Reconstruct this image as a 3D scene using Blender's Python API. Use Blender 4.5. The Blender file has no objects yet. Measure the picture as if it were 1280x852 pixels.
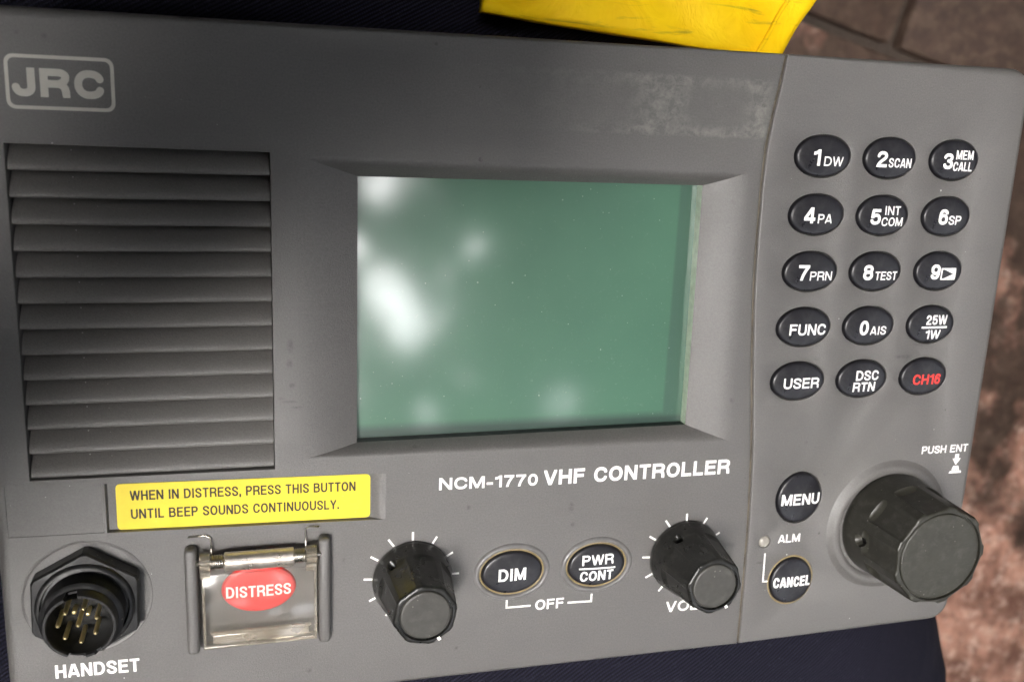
import bpy, bmesh, math, random
from mathutils import Vector, Matrix, noise
random.seed(7)
S = 0.00083                      # one panel unit in metres (the radio is drawn in these units)
sc = bpy.context.scene
COL = sc.collection
R = math.radians
# ------------------------------------------------------------------ camera
cam_d = bpy.data.cameras.new('camera'); cam = bpy.data.objects.new('camera', cam_d); COL.objects.link(cam)
right = Vector((0.96317567, 0.04121909, 0.26569459)); down = Vector((-0.02294707, -0.97197181, 0.23397484)); fwd = Vector((0.26789189, -0.23145578, -0.93523374))
m = Matrix((right, -down, -fwd)).transposed().to_4x4()
m.translation = Vector((-22.74, 19.333, 250.0)) * S
cam.matrix_world = m
cam_d.sensor_width = 36; cam_d.lens = 1217.31 * 36 / 1280
cam_d.clip_start = 0.01; cam_d.clip_end = 500
cam_d.dof.use_dof = True; cam_d.dof.focus_distance = 0.226; cam_d.dof.aperture_fstop = 20
sc.camera = cam
# ------------------------------------------------------------------ sky, sun, exposure
SUN_EL, SUN_AZ = R(75), R(172)           # azimuth of the light, counter-clockwise from +x
w = bpy.data.worlds.new('World'); sc.world = w; w.use_nodes = True
nt = w.node_tree; nt.nodes.clear()
sky = nt.nodes.new('ShaderNodeTexSky'); sky.sky_type = 'NISHITA'; sky.sun_disc = False
sky.sun_elevation = SUN_EL; sky.sun_rotation = R(90) - SUN_AZ
sky.dust_density = 6.0; sky.air_density = 1.0
hs = nt.nodes.new('ShaderNodeHueSaturation'); hs.inputs['Saturation'].default_value = 0.25
bg = nt.nodes.new('ShaderNodeBackground'); bg.inputs['Strength'].default_value = 0.15
out = nt.nodes.new('ShaderNodeOutputWorld')
nt.links.new(sky.outputs[0], hs.inputs['Color']); nt.links.new(hs.outputs[0], bg.inputs[0]); nt.links.new(bg.outputs[0], out.inputs[0])
sun_d = bpy.data.lights.new('sun', 'SUN'); sun_d.energy = 0.5; sun_d.angle = R(35); sun_d.color = (1, 0.95, 0.89)
sun = bpy.data.objects.new('sun', sun_d); COL.objects.link(sun)
sd = Vector((math.cos(SUN_EL) * math.cos(SUN_AZ), math.cos(SUN_EL) * math.sin(SUN_AZ), math.sin(SUN_EL)))
sun.rotation_euler = sd.to_track_quat('Z', 'Y').to_euler(); sun.location = sd * 5
sc.view_settings.view_transform = 'Standard'; sc.view_settings.look = 'None'; sc.view_settings.gamma = 1
sc.view_settings.exposure = 3.35

# ------------------------------------------------------------------ materials
class NB:
    """small helper round a material's node tree"""
    def __init__(s, name):
        s.m = bpy.data.materials.new(name); s.m.use_nodes = True; s.t = s.m.node_tree
        s.b = s.t.nodes['Principled BSDF']
        tc = s.t.nodes.new('ShaderNodeTexCoord'); mp = s.t.nodes.new('ShaderNodeMapping')
        mp.inputs['Scale'].default_value = (1 / S,) * 3
        s.t.links.new(tc.outputs['Object'], mp.inputs[0]); s.co = mp.outputs[0]
    def n(s, kind, **kw):
        nd = s.t.nodes.new(kind)
        for k, v in kw.items():
            if hasattr(nd, k): setattr(nd, k, v)
        return nd
    def l(s, a, b): s.t.links.new(a, b)
    def val(s, x, inp):
        if isinstance(x, (int, float)): inp.default_value = x
        elif isinstance(x, tuple): inp.default_value = x if len(x) == 4 or inp.type == 'VECTOR' else (*x, 1)
        else: s.l(x, inp)
    def math(s, op, a, b=0.0, c=0.0, clamp=False):
        nd = s.n('ShaderNodeMath', operation=op); nd.use_clamp = clamp
        s.val(a, nd.inputs[0]); s.val(b, nd.inputs[1]); s.val(c, nd.inputs[2]); return nd.outputs[0]
    def ramp(s, f, lo, hi, a=0.0, b=1.0):
        nd = s.n('ShaderNodeMapRange'); nd.clamp = True
        s.val(f, nd.inputs[0])
        for i, v in enumerate((lo, hi, a, b)): nd.inputs[i + 1].default_value = v
        return nd.outputs[0]
    def noise(s, scale, detail=3, rough=.5, co=None, dist=0):
        nd = s.n('ShaderNodeTexNoise'); s.l(co or s.co, nd.inputs['Vector'])
        nd.inputs['Scale'].default_value = scale; nd.inputs['Detail'].default_value = detail
        nd.inputs['Roughness'].default_value = rough; nd.inputs['Distortion'].default_value = dist
        return nd.outputs[0]
    def voro(s, scale, co=None, out='Distance', feature='F1'):
        nd = s.n('ShaderNodeTexVoronoi', feature=feature); s.l(co or s.co, nd.inputs['Vector']); nd.inputs['Scale'].default_value = scale
        return nd.outputs[out]
    def warp(s, sx, sy, sz, rot=0, off=(0, 0, 0)):
        mp = s.n('ShaderNodeMapping'); s.l(s.co, mp.inputs[0]); mp.inputs['Scale'].default_value = (sx, sy, sz)
        mp.inputs['Rotation'].default_value = (0, 0, rot); mp.inputs['Location'].default_value = off; return mp.outputs[0]
    def mix(s, f, a, b):
        nd = s.n('ShaderNodeMix', data_type='RGBA'); s.val(f, nd.inputs[0]); s.val(a, nd.inputs[6]); s.val(b, nd.inputs[7]); return nd.outputs[2]
    def bump(s, h, dist, strength=1.0, prev=None):
        nd = s.n('ShaderNodeBump'); s.l(h, nd.inputs['Height']); nd.inputs['Distance'].default_value = dist * S; nd.inputs['Strength'].default_value = strength
        if prev: s.l(prev, nd.inputs['Normal'])
        return nd.outputs[0]
    def xyz(s):
        nd = s.n('ShaderNodeSeparateXYZ'); s.l(s.co, nd.inputs[0]); return nd.outputs
    def specks(s, scale, size, seed, keep=.5):
        """scattered dots: a Voronoi cell keeps its dot when its random value passes"""
        co = s.warp(1, 1, 1, off=(seed, seed * 1.7, 0))
        nd = s.n('ShaderNodeTexVoronoi'); s.l(co, nd.inputs['Vector']); nd.inputs['Scale'].default_value = scale
        sp = s.n('ShaderNodeSeparateColor'); s.l(nd.outputs['Color'], sp.inputs[0])
        k = s.math('GREATER_THAN', sp.outputs[0], 1 - keep)
        sz = s.math('MULTIPLY', sp.outputs[1], size)
        return s.math('MULTIPLY', k, s.math('LESS_THAN', nd.outputs['Distance'], sz))
    def set(s, **kw):
        for k, v in kw.items():
            s.val(v, s.b.inputs[k.replace('_', ' ')])
        return s.m

MARKS = [(69.0, -92.8, 1.2, 1.8), (69.8, -98.4, 0.9, 0.9), (-10.5, -42.4, 1.2, 2.2), (-10.8, -47.3, 1, 1.6), (-10.2, -53.2, 1, 1), (-12.9, -56.5, 1.2, 0.5), (-10.9, -57.5, 2.6, 0.45), (-8.9, -59.1, 2, 0.5), (144.8, -77.1, 0.7, 0.7), (152.8, -88.1, 0.5, 0.5), (112.3, -3.8, 1.1, 0.9), (117.8, -62.3, 1, 1), (38.2, -90.7, 0.8, 0.8), (175.4, -50.6, 4, 0.9), (181.2, -46.7, 3, 0.8), (161.6, -60.8, 0.6, 1.2), (-6.5, -136.5, 1.1, 0.9), (35.8, -134.5, 0.7, 0.7), (133.2, -116.4, 1.6, 0.6), (76.5, -110.5, 0.6, 0.6), (-64.1, 31.0, 0.8, 0.8), (-69.8, 31.5, 0.7, 0.7), (25.9, 34.3, 0.6, 0.6), (118.8, 23.1, 1, 0.8), (3.3, -103.8, 0.6, 0.8), (22.8, -72.2, 0.8, 0.5)]
def mat_panel(name, base, dark=0.0, residue=False):
    b = NB(name)
    big = b.noise(0.02, 3, .6); fine = b.noise(2.0, 3, .85); mid = b.noise(.12, 5, .6)
    c = b.mix(b.ramp(mid, .35, .7), base, tuple(x * 1.10 for x in base))
    c = b.mix(b.ramp(fine, .36, .64, 0, .62), c, tuple(x * .62 for x in base))
    smear = b.noise(1, 5, .65, co=b.warp(.05, .22, .1, rot=.5), dist=.6)
    c = b.mix(b.ramp(smear, .56, .74, 0, .35), c, tuple(x * .74 for x in base))
    if residue:
        X, Y, Z = b.xyz()
        edge = b.math('MULTIPLY', b.noise(.35, 4), 1.6)
        ye = b.math('ADD', Y, edge)
        my = b.math('MULTIPLY', b.ramp(ye, 14.6, 15.4), b.ramp(ye, 31.2, 30.2))
        rag = b.noise(.30, 6, .75, dist=.3)
        m1 = b.math('MULTIPLY', b.ramp(X, 78, 86), b.ramp(X, 98, 92))
        m2 = b.math('MULTIPLY', b.ramp(X, 112, 116), b.ramp(X, 124, 119))
        m3 = b.math('MULTIPLY', b.ramp(X, 20, 80), b.math('MULTIPLY', b.ramp(Y, 26, 29), .5))
        m4 = b.math('MULTIPLY', b.ramp(X, 60, 85), b.math('MULTIPLY', b.ramp(X, 118, 116), b.ramp(ye, 18.5, 15.6)))
        mm = b.math('ADD', b.math('ADD', m1, m2), b.math('ADD', m3, b.math('ADD', m4, .12)), clamp=True)
        mk = b.math('MULTIPLY', b.math('MULTIPLY', my, mm), b.ramp(rag, .42, .62))
        mk = b.math('MULTIPLY', mk, b.math('MULTIPLY', b.ramp(X, 20, 60), b.ramp(X, 121.5, 119.5)))
        c = b.mix(b.math('MULTIPLY', mk, .34), c, (.36, .36, .31))
    grime = b.noise(.07, 5, .6, dist=.8)
    dk = b.math('ADD', b.specks(.07, .065, 3, .45), b.specks(.30, .08, 9, .10), clamp=True)
    dk = b.math('MULTIPLY', dk, b.ramp(b.noise(1.8, 2), .4, .5))
    c = b.mix(b.math('MULTIPLY', dk, .8), c, (.03, .028, .025))
    mk = None                            # scuffs and stuck dirt where the photograph has them
    for mx, my, rx, ry in (MARKS if residue else ()):
        vm = b.n('ShaderNodeVectorMath', operation='LENGTH'); b.l(b.warp(1 / rx, 1 / ry, .0, off=(-mx / rx, -my / ry, 0)), vm.inputs[0])
        d_ = b.ramp(vm.outputs['Value'], .35, 1.0, 1, 0); mk = d_ if mk is None else b.math('MAXIMUM', mk, d_)
    if mk is not None: c = b.mix(b.math('MULTIPLY', b.math('MULTIPLY', mk, b.ramp(b.noise(.9, 4, .7), .35, .6)), .6), c, (.025, .022, .02))
    lt = b.math('ADD', b.specks(.13, .034, 31, .6), b.specks(.5, .06, 77, .07), clamp=True)
    c = b.mix(b.math('MULTIPLY', lt, .75), c, (.75, .76, .72))
    scr = b.noise(1, 2, .5, co=b.warp(.03, .9, .1, rot=-.6))
    c = b.mix(b.math('MULTIPLY', b.ramp(scr, .78, .81), .10), c, (.4, .4, .38))
    rg = b.ramp(mid, .3, .7, .37, .52)
    return b.set(Base_Color=c, Roughness=rg, Specular_IOR_Level=.8, Normal=b.bump(b.noise(2.2, 3, .8), .16, .7))

PANEL_C = (.123, .117, .112)
M = {}
M['panel'] = mat_panel('grey_painted_plastic', PANEL_C, residue=True)
M['slat'] = mat_panel('grey_grille_plastic', (.160, .151, .143))
def plain(name, col, rough, spec=.5, metal=0.0, bump=0.0, bscale=2.0, dust=0.0, coat=0.0, var=.15):
    b = NB(name); nz = b.noise(bscale * .2, 4)
    c = b.mix(b.ramp(nz, .3, .7), tuple(x * (1 - var) for x in col), tuple(min(1, x * (1 + var)) for x in col))
    if dust:
        d = b.math('ADD', b.specks(.60, .17, 5, .35), b.math('MULTIPLY', b.ramp(b.noise(.35, 5, .7), .5, .75), .25), clamp=True)
        c = b.mix(b.math('MULTIPLY', d, dust), c, (.45, .43, .38))
    kw = dict(Base_Color=c, Roughness=b.ramp(b.noise(.3, 4), .3, .7, rough * .85, rough * 1.15), Specular_IOR_Level=spec, Metallic=metal, Coat_Weight=coat)
    if bump: kw['Normal'] = b.bump(b.noise(bscale, 3), bump, .6)
    return b.set(**kw)
M['key'] = plain('black_rubber_key', (.015, .0145, .018), .31, bump=.05, bscale=2.5, dust=.16)
M['knob'] = plain('black_knob_plastic', (.014, .014, .013), .30, bump=.05, bscale=1.6, dust=.28)
M['knobcap'] = plain('worn_knob_cap', (.052, .050, .045), .46, bump=.05, bscale=2, dust=.22)
M['bigknob'] = plain('dusty_olive_black_rubber', (.030, .029, .023), .38, bump=.06, bscale=1.6, dust=.3)
M['bigcap'] = plain('olive_black_knob_cap', (.036, .035, .028), .45, bump=.08, bscale=1.2, dust=.22)
M['nut'] = plain('black_nylon', (.012, .012, .013), .42, bump=.05, bscale=1.5, dust=.3)
M['gap'] = plain('dark_gap', (.008, .008, .008), .8)
M['ink'] = plain('white_ink', (.92, .91, .88), .5, var=.05)
M['logo_ink'] = plain('pale_grey_logo_ink', (.56, .54, .48), .5, var=.05)
M['red_ink'] = plain('red_ink', (.80, .05, .04), .5, var=.05)
M['dark_ink'] = plain('brown_black_ink', (.045, .035, .02), .6, var=.05)
M['yellow'] = plain('yellow_label', (.86, .68, .04), .42, bscale=1, var=.05, dust=.08)
M['red'] = plain('red_button_rubber', (.72, .05, .045), .45, var=.06)
M['gold'] = plain('gold_plated_pin', (1.0, .78, .42), .45, metal=1.0)
M['steel'] = plain('spring_steel', (.62, .58, .52), .28, metal=1.0)
M['tan'] = plain('tan_button_edge', (.26, .20, .10), .5)
M['collar'] = plain('grey_moulded_ring', (.155, .15, .147), .34, bump=.05, bscale=2)
M['seam'] = plain('dusty_seam', (.11, .092, .07), .7, bump=.2, bscale=1.0, var=.4)
M['led'] = plain('frosted_lamp_lens', (.30, .28, .25), .25)
M['barrel'] = plain('warm_polished_sleeve', (.78, .70, .62), .30, metal=.85)
M['casing'] = plain('dark_grey_casing', (.06, .06, .058), .5)
# clear acrylic of the flap
def clear(name, tint, body, rough, milky):
    b = NB(name); tp = b.n('ShaderNodeBsdfTransparent'); tp.inputs[0].default_value = (*tint, 1)
    gl = b.n('ShaderNodeBsdfGlossy'); gl.inputs['Roughness'].default_value = rough; gl.inputs[0].default_value = (1, 1, 1, 1)
    fr = b.n('ShaderNodeFresnel'); fr.inputs[0].default_value = 1.49
    b.set(Base_Color=body, Roughness=.3, Specular_IOR_Level=.3)
    m1 = b.n('ShaderNodeMixShader'); m2 = b.n('ShaderNodeMixShader'); sm = b.noise(.12, 4, .6)
    b.l(b.ramp(sm, .3, .8, milky * .6, milky * 1.4), m1.inputs[0]); b.l(tp.outputs[0], m1.inputs[1]); b.l(b.b.outputs[0], m1.inputs[2])
    b.l(fr.outputs[0], m2.inputs[0]); b.l(m1.outputs[0], m2.inputs[1]); b.l(gl.outputs[0], m2.inputs[2]); b.l(m2.outputs[0], b.t.nodes['Material Output'].inputs[0]); return b.m
M['acrylic'] = clear('clear_acrylic', (.97, .96, .94), (.50, .50, .49), .12, .055)
M['acrylic_thick'] = clear('thick_clear_acrylic', (.80, .76, .68), (.60, .55, .47), .10, .30)
# liquid crystal display behind its anti-glare window
b = NB('display_green')
dust = b.math('ADD', b.math('ADD', b.specks(.5, .10, 2, .5), b.specks(.22, .06, 8, .5)), b.math('MULTIPLY', b.ramp(b.noise(.9, 5, .8), .60, .72), .3), clamp=True)
X, Y, Z = b.xyz()
dust = b.math('MULTIPLY', dust, b.ramp(b.math('ADD', Y, b.math('MULTIPLY', X, -.5)), -10, -105, .15, 1))
c = b.mix(b.ramp(b.noise(.03, 3), .3, .7), (.033, .132, .076), (.048, .162, .094))
c = b.mix(b.math('MULTIPLY', dust, .7), c, (.55, .65, .56))
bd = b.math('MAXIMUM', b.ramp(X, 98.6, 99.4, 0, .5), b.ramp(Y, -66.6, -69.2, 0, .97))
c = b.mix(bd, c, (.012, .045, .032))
haze = b.ramp(b.noise(.08, 4, .6), .3, .8, .085, .12)
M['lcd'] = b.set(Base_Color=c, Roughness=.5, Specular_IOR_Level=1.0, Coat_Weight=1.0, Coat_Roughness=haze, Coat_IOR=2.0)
M['blackframe'] = plain('black_display_edge', (.006, .010, .008), .4, dust=.2)
M['palegreen'] = plain('pale_green_display_edge', (.45, .55, .42), .4)

# ------------------------------------------------------------------ object helpers
WLOC = {}
def mesh_of(name, verts, faces, mat, smooth=True, scale=S, mats=None, fmat=None):
    me = bpy.data.meshes.new(name); me.from_pydata([(v[0] * scale, v[1] * scale, v[2] * scale) for v in verts], [], faces)
    bm = bmesh.new(); bm.from_mesh(me); bmesh.ops.recalc_face_normals(bm, faces=bm.faces); bm.to_mesh(me); bm.free()
    for mm in (mats or [mat]): me.materials.append(mm)
    if fmat: me.polygons.foreach_set('material_index', fmat)
    me.polygons.foreach_set('use_smooth', [smooth] * len(me.polygons)); me.update(); return me
def put(name, me, parent=None, loc=(0, 0, 0), rot=0.0, **props):
    o = bpy.data.objects.new(name, me); COL.objects.link(o)
    L = Vector(loc); WLOC[o.name] = (L, rot)
    if parent:
        pl, pr = WLOC[parent.name]; o.parent = parent
        o.location = (Matrix.Rotation(-pr, 3, 'Z') @ (L - pl)) * S; o.rotation_euler = (0, 0, rot - pr)
    else:
        o.location = L * S; o.rotation_euler = (0, 0, rot)
    for k, v in props.items(): o[k] = v
    return o
def sharp(o, deg=35):
    me = o.data if hasattr(o, 'data') else o
    me.set_sharp_from_angle(angle=R(deg)); return o
def ell(cx, cy, a, b_, n=64, ph=0.0): return [(cx + a * math.cos(ph + 2 * math.pi * i / n), cy + b_ * math.sin(ph + 2 * math.pi * i / n)) for i in range(n)]
def rrect(x0, y0, x1, y1, r, n=6):
    pts = []
    for cx, cy, a0 in ((x1 - r, y1 - r, 0), (x0 + r, y1 - r, 90), (x0 + r, y0 + r, 180), (x1 - r, y0 + r, 270)):
        for i in range(n + 1):
            a = R(a0 + 90 * i / n); pts.append((cx + r * math.cos(a), cy + r * math.sin(a)))
    return pts
def area(l): return sum(l[i][0] * l[(i + 1) % len(l)][1] - l[(i + 1) % len(l)][0] * l[i][1] for i in range(len(l))) / 2
def ccw(l): return l if area(l) > 0 else l[::-1]
def offset(loop, d):
    """outward offset (d > 0) of a counter-clockwise loop"""
    n = len(loop); o = []
    for i in range(n):
        p, q, r = Vector(loop[i - 1]), Vector(loop[i]), Vector(loop[(i + 1) % n])
        e1 = (q - p).normalized(); e2 = (r - q).normalized()
        n1 = Vector((e1.y, -e1.x)); n2 = Vector((e2.y, -e2.x)); nn = (n1 + n2)
        if nn.length < 1e-6: nn = n1
        nn.normalize(); k = max(.4, nn.dot(n1)); o.append(tuple(q + nn * (d / k)))
    return o
def plate(name, outer, holes, edge, mat, zb):
    """flat sheet at z = 0 with openings: outer loop with a rounded rim, each opening with walls.
    holes: (loop, chamfer, depth)"""
    bm = bmesh.new()
    def ring(loop, z): return [bm.verts.new((x * S, y * S, z * S)) for x, y in loop]
    def band(a, c):
        n = len(a)
        for i in range(n):
            bm.faces.new((a[i], a[(i + 1) % n], c[(i + 1) % n], c[i]))
    edges = []
    outer = ccw(outer)
    ins = offset(outer, -1); ev = []
    for p in outer:
        near = min((Vector(p) - (Vector(q) + (Vector(r) - Vector(q)) * max(0, min(1, (Vector(p) - Vector(q)).dot(Vector(r) - Vector(q)) / (Vector(r) - Vector(q)).length_squared)))).length for q, r in zip(SEAM, SEAM[1:]))
        ev.append(.65 if near < 1.0 else edge)
    def rimring(f, zf_): return [bm.verts.new(((o_[0] + (i_[0] - o_[0]) * e_ * f) * S, (o_[1] + (i_[1] - o_[1]) * e_ * f) * S, -e_ * zf_ * S)) for o_, i_, e_ in zip(outer, ins, ev)]
    top = rimring(1, 0); prev = top
    for k in range(1, 7):
        a = R(90 * k / 6); cur = rimring(1 - math.sin(a), 1 - math.cos(a)); band(prev, cur); prev = cur
    cur = ring(outer, zb); band(prev, cur)
    loops = [top]
    for loop, ch, dep in holes:
        loop = ccw(loop)
        if ch > 0:
            a = ring(offset(loop, ch), 0); c2 = ring(offset(loop, ch * .3), -ch * .3); c1 = ring(loop, -ch); band(a, c2); band(c2, c1)
        else:
            a = ring(loop, 0); c1 = a
        if dep > ch: c0 = ring(loop, -dep); band(c1, c0)
        loops.append(a)
    for l in loops:
        for i in range(len(l)):
            e = bm.edges.get((l[i], l[(i + 1) % len(l)])) or bm.edges.new((l[i], l[(i + 1) % len(l)])); edges.append(e)
    bmesh.ops.triangle_fill(bm, use_beauty=True, use_dissolve=False, edges=edges, normal=(0, 0, 1))
    bmesh.ops.recalc_face_normals(bm, faces=bm.faces)
    me = bpy.data.meshes.new(name); bm.to_mesh(me); bm.free(); me.materials.append(mat)
    for p in me.polygons: p.use_smooth = True
    me.set_sharp_from_angle(angle=R(28)); return me
def rings(loops, cap0=False, cap1=False):
    """loops: list of lists of 3-D points, bridged"""
    V = []; F = []; n = len(loops[0])
    for l in loops: V += l
    for k in range(len(loops) - 1):
        for i in range(n): j = (i + 1) % n; F.append((k * n + i, k * n + j, (k + 1) * n + j, (k + 1) * n + i))
    if cap0: F.append(tuple(range(n)))
    if cap1: F.append(tuple(range((len(loops) - 1) * n, len(loops) * n)))
    return V, F
def lathe(prof, n=64, cap0=False, cap1=True, fx=1.0, fy=1.0):
    return rings([[(r * fx * math.cos(2 * math.pi * i / n), r * fy * math.sin(2 * math.pi * i / n), z) for i in range(n)] for r, z in prof], cap0, cap1)
def ellring(prof, a, b_, n=64, cap1=True, dome=0.0):
    """prof: (inset, z) rings of an ellipse"""
    return rings([[((a - d) * math.cos(2 * math.pi * i / n), (b_ - d) * math.sin(2 * math.pi * i / n), z) for i in range(n)] for d, z in prof], False, cap1)
def box(x0, y0, z0, x1, y1, z1, r=0.3, seg=2):
    bm = bmesh.new(); bmesh.ops.create_cube(bm, size=1)
    for v in bm.verts: v.co = Vector(((x0 + x1) / 2 + v.co.x * (x1 - x0), (y0 + y1) / 2 + v.co.y * (y1 - y0), (z0 + z1) / 2 + v.co.z * (z1 - z0)))
    if r: bmesh.ops.bevel(bm, geom=list(bm.edges), offset=r, segments=seg, profile=.5, affect='EDGES')
    bm.verts.index_update(); V = [tuple(v.co) for v in bm.verts]; F = [tuple(v.index for v in f.verts) for f in bm.faces]; bm.free(); return V, F
def tube(path, r, n=8):
    P = [Vector(p) for p in path]; L = []
    for i, p in enumerate(P):
        t = ((P[min(i + 1, len(P) - 1)] - P[max(i - 1, 0)])).normalized()
        u = t.orthogonal().normalized() if i == 0 else (u - t * u.dot(t)).normalized()
        v = t.cross(u); L.append([tuple(p + (u * math.cos(2 * math.pi * k / n) + v * math.sin(2 * math.pi * k / n)) * r) for k in range(n)])
    return rings(L, True, True)
def join(*vf):
    V = []; F = []
    for v, f in vf: k = len(V); V += v; F += [tuple(i + k for i in q) for q in f]
    return V, F
# lettering: strokes of a bold grotesque drawn as a distance field and turned into a flat mesh
import numpy as np
GW = dict(A=.72, B=.70, C=.72, D=.72, E=.64, F=.60, H=.70, I=.24, J=.56, L=.58, M=.86, N=.72, O=.76, P=.66, R=.71, S=.66, T=.64, U=.70, V=.70, W=1.0, Y=.68)
GW.update({c_: .57 for c_ in '023456789'}); GW.update({'1': .40, ',': .20, '.': .18, '-': .36, ' ': .30})
def bez(p0, p1, p2, p3, n=10): return [tuple(sum(c_ * p[k] for c_, p in zip(((1 - t) ** 3, 3 * t * (1 - t) ** 2, 3 * t * t * (1 - t), t ** 3), (p0, p1, p2, p3))) for k in (0, 1)) for t in [i / n for i in range(n + 1)]]
def qtr(a, b_, hfirst, q=.60):
    """quarter of a squarish ellipse from a to b; hfirst: leaves a horizontally"""
    if hfirst: return bez(a, (a[0] + (b_[0] - a[0]) * q, a[1]), (b_[0], b_[1] + (a[1] - b_[1]) * q), b_)
    return bez(a, (a[0], a[1] + (b_[1] - a[1]) * q), (b_[0] + (a[0] - b_[0]) * q, b_[1]), b_)
def strokes(ch, W, H, t):
    h = t / 2; l, r, b, T, cx, m = h, W - h, h * .95, H - h * .95, W / 2, H / 2
    S_ = []
    def s(*p): S_.append(list(p))
    def oval(l, r, b, T):
        cx, m = (l + r) / 2, (b + T) / 2
        S_.append(qtr((cx, T), (r, m), True) + qtr((r, m), (cx, b), False)[1:] + qtr((cx, b), (l, m), True)[1:] + qtr((l, m), (cx, T), False)[1:] + [(cx + .01, T)])
    if ch in 'O0': oval(l, r, b, T)
    elif ch == 'C': S_.append(qtr((r, .66 * H), (cx, T), False) + qtr((cx, T), (l, m), True)[1:] + qtr((l, m), (cx, b), False)[1:] + qtr((cx, b), (r, .34 * H), True)[1:])
    elif ch == 'S': S_.append(qtr((r, .69 * H), (cx, T), False) + qtr((cx, T), (l, .735 * H), True)[1:] + bez((l, .735 * H), (l, .60 * H), (l + .25 * W, .555 * H), (cx, .51 * H))[1:] + bez((cx, .51 * H), (r - .25 * W, .46 * H), (r, .42 * H), (r, .28 * H))[1:] + qtr((r, .28 * H), (cx, b), False)[1:] + qtr((cx, b), (l, .32 * H), True)[1:])
    elif ch == 'A': s((h * .55 - .15 * (cx - h * .55), -.15 * H), (cx - h * .25, H)); s((W - h * .55 + .15 * (cx - h * .55), -.15 * H), (cx + h * .25, H)); s((.2 * W, .27 * H), (.8 * W, .27 * H))
    elif ch == 'V': s((h * .6 - .15 * cx * .7, 1.15 * H), (cx, .02 * H), (W - h * .6 + .15 * cx * .7, 1.15 * H)); 
    elif ch == 'W':
        q = .27 * W; s((h * .55 - .05 * W, 1.18 * H), (q, 0)); s((q, 0), (cx, H)); s((cx, H), (W - q, 0)); s((W - q, 0), (W - h * .55 + .05 * W, 1.18 * H))
    elif ch == 'Y': s((h * .3 - .05 * W, 1.12 * H), (cx, .42 * H)); s((W - h * .3 + .05 * W, 1.12 * H), (cx, .42 * H)); s((cx, .5 * H), (cx, 0))
    elif ch == 'M': s((l, 0), (l, H)); s((r, 0), (r, H)); s((l + h * .1, 1.05 * H), (cx, .06 * H)); s((r - h * .1, 1.05 * H), (cx, .06 * H))
    elif ch == 'N': s((l, 0), (l, H)); s((r, 0), (r, H)); s((l - .02 * W, 1.02 * H), (r + .02 * W, -.02 * H))
    elif ch == 'H': s((l, 0), (l, H)); s((r, 0), (r, H)); s((l, m), (r, m))
    elif ch in 'EF':
        s((l, 0), (l, H)); s((0, T), (W, T)); s((l, .52 * H), (.92 * W, .52 * H))
        if ch == 'E': s((0, b), (W, b))
    elif ch == 'L': s((l, 0), (l, H)); s((0, b), (W, b))
    elif ch == 'T': s((cx, 0), (cx, H)); s((0, T), (W, T))
    elif ch == 'I': s((cx, 0), (cx, H))
    elif ch == 'U': S_.append([(l, H)] + qtr((l, .36 * H), (cx, b), False) + qtr((cx, b), (r, .36 * H), True)[1:] + [(r, H)])
    elif ch == 'J': S_.append([(r, H)] + qtr((r, .33 * H), (cx, b), False) + qtr((cx, b), (l, .36 * H), True)[1:])
    elif ch == 'D': s((l, 0), (l, H)); S_.append([(0, T)] + qtr((.42 * W, T), (r, m), True) + qtr((r, m), (.42 * W, b), False)[1:] + [(0, b)])
    elif ch in 'PR':
        s((l, 0), (l, H)); S_.append([(0, T)] + qtr((.55 * W, T), (r, .735 * H), True) + qtr((r, .735 * H), (.55 * W, .47 * H), False)[1:] + [(l, .47 * H)])
        if ch == 'R': S_.append([(.52 * W, .47 * H)] + bez((.6 * W, .47 * H), (.95 * r, .45 * H), (r, .3 * H), (r, .12 * H)) + [(W - h * .7, -.02 * H)])
    elif ch == 'B':
        s((l, 0), (l, H)); S_.append([(0, T)] + qtr((.5 * W, T), (.93 * r, .75 * H), True) + qtr((.93 * r, .75 * H), (.5 * W, .53 * H), False)[1:] + [(l, .53 * H)])
        S_.append([(l, .53 * H)] + qtr((.55 * W, .53 * H), (r, .29 * H), True) + qtr((r, .29 * H), (.55 * W, b), False)[1:] + [(0, b)])
    elif ch == '1': s((r - h * .1, 0), (r - h * .1, H)); S_.append(bez((r - h * .1, .97 * H), (r - h, .82 * H), (.35 * W, .77 * H), (0, .76 * H)))
    elif ch == '2': S_.append(qtr((l, .66 * H), (cx, T), False) + qtr((cx, T), (r, .71 * H), True)[1:] + bez((r, .71 * H), (r, .48 * H), (l, .40 * H), (l, 0))[1:]); s((l, b), (W, b))
    elif ch == '3': S_.append(qtr((l, .72 * H), (cx, T), False) + qtr((cx, T), (.95 * r, .745 * H), True)[1:] + qtr((.95 * r, .745 * H), (.42 * W, .53 * H), False)[1:]); S_.append(qtr((.42 * W, .53 * H), (r, .29 * H), True) + qtr((r, .29 * H), (cx, b), False)[1:] + qtr((cx, b), (l, .29 * H), True)[1:])
    elif ch == '4': s((.70 * W, 0), (.70 * W, H)); s((0, .265 * H), (W, .265 * H)); s((.70 * W, 1.0 * H), (h * .55, .27 * H))
    elif ch == '5': s((.14 * W, T), (.95 * W, T)); s((.16 * W + h * .5, T), (.08 * W + h * .6, .42 * H)); S_.append(bez((.08 * W + h * .8, .46 * H), (.3 * W, .63 * H), (r, .72 * H), (r, .335 * H)) + qtr((r, .335 * H), (cx, b), False)[1:] + qtr((cx, b), (l, .29 * H), True)[1:])
    elif ch in '69':
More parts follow.
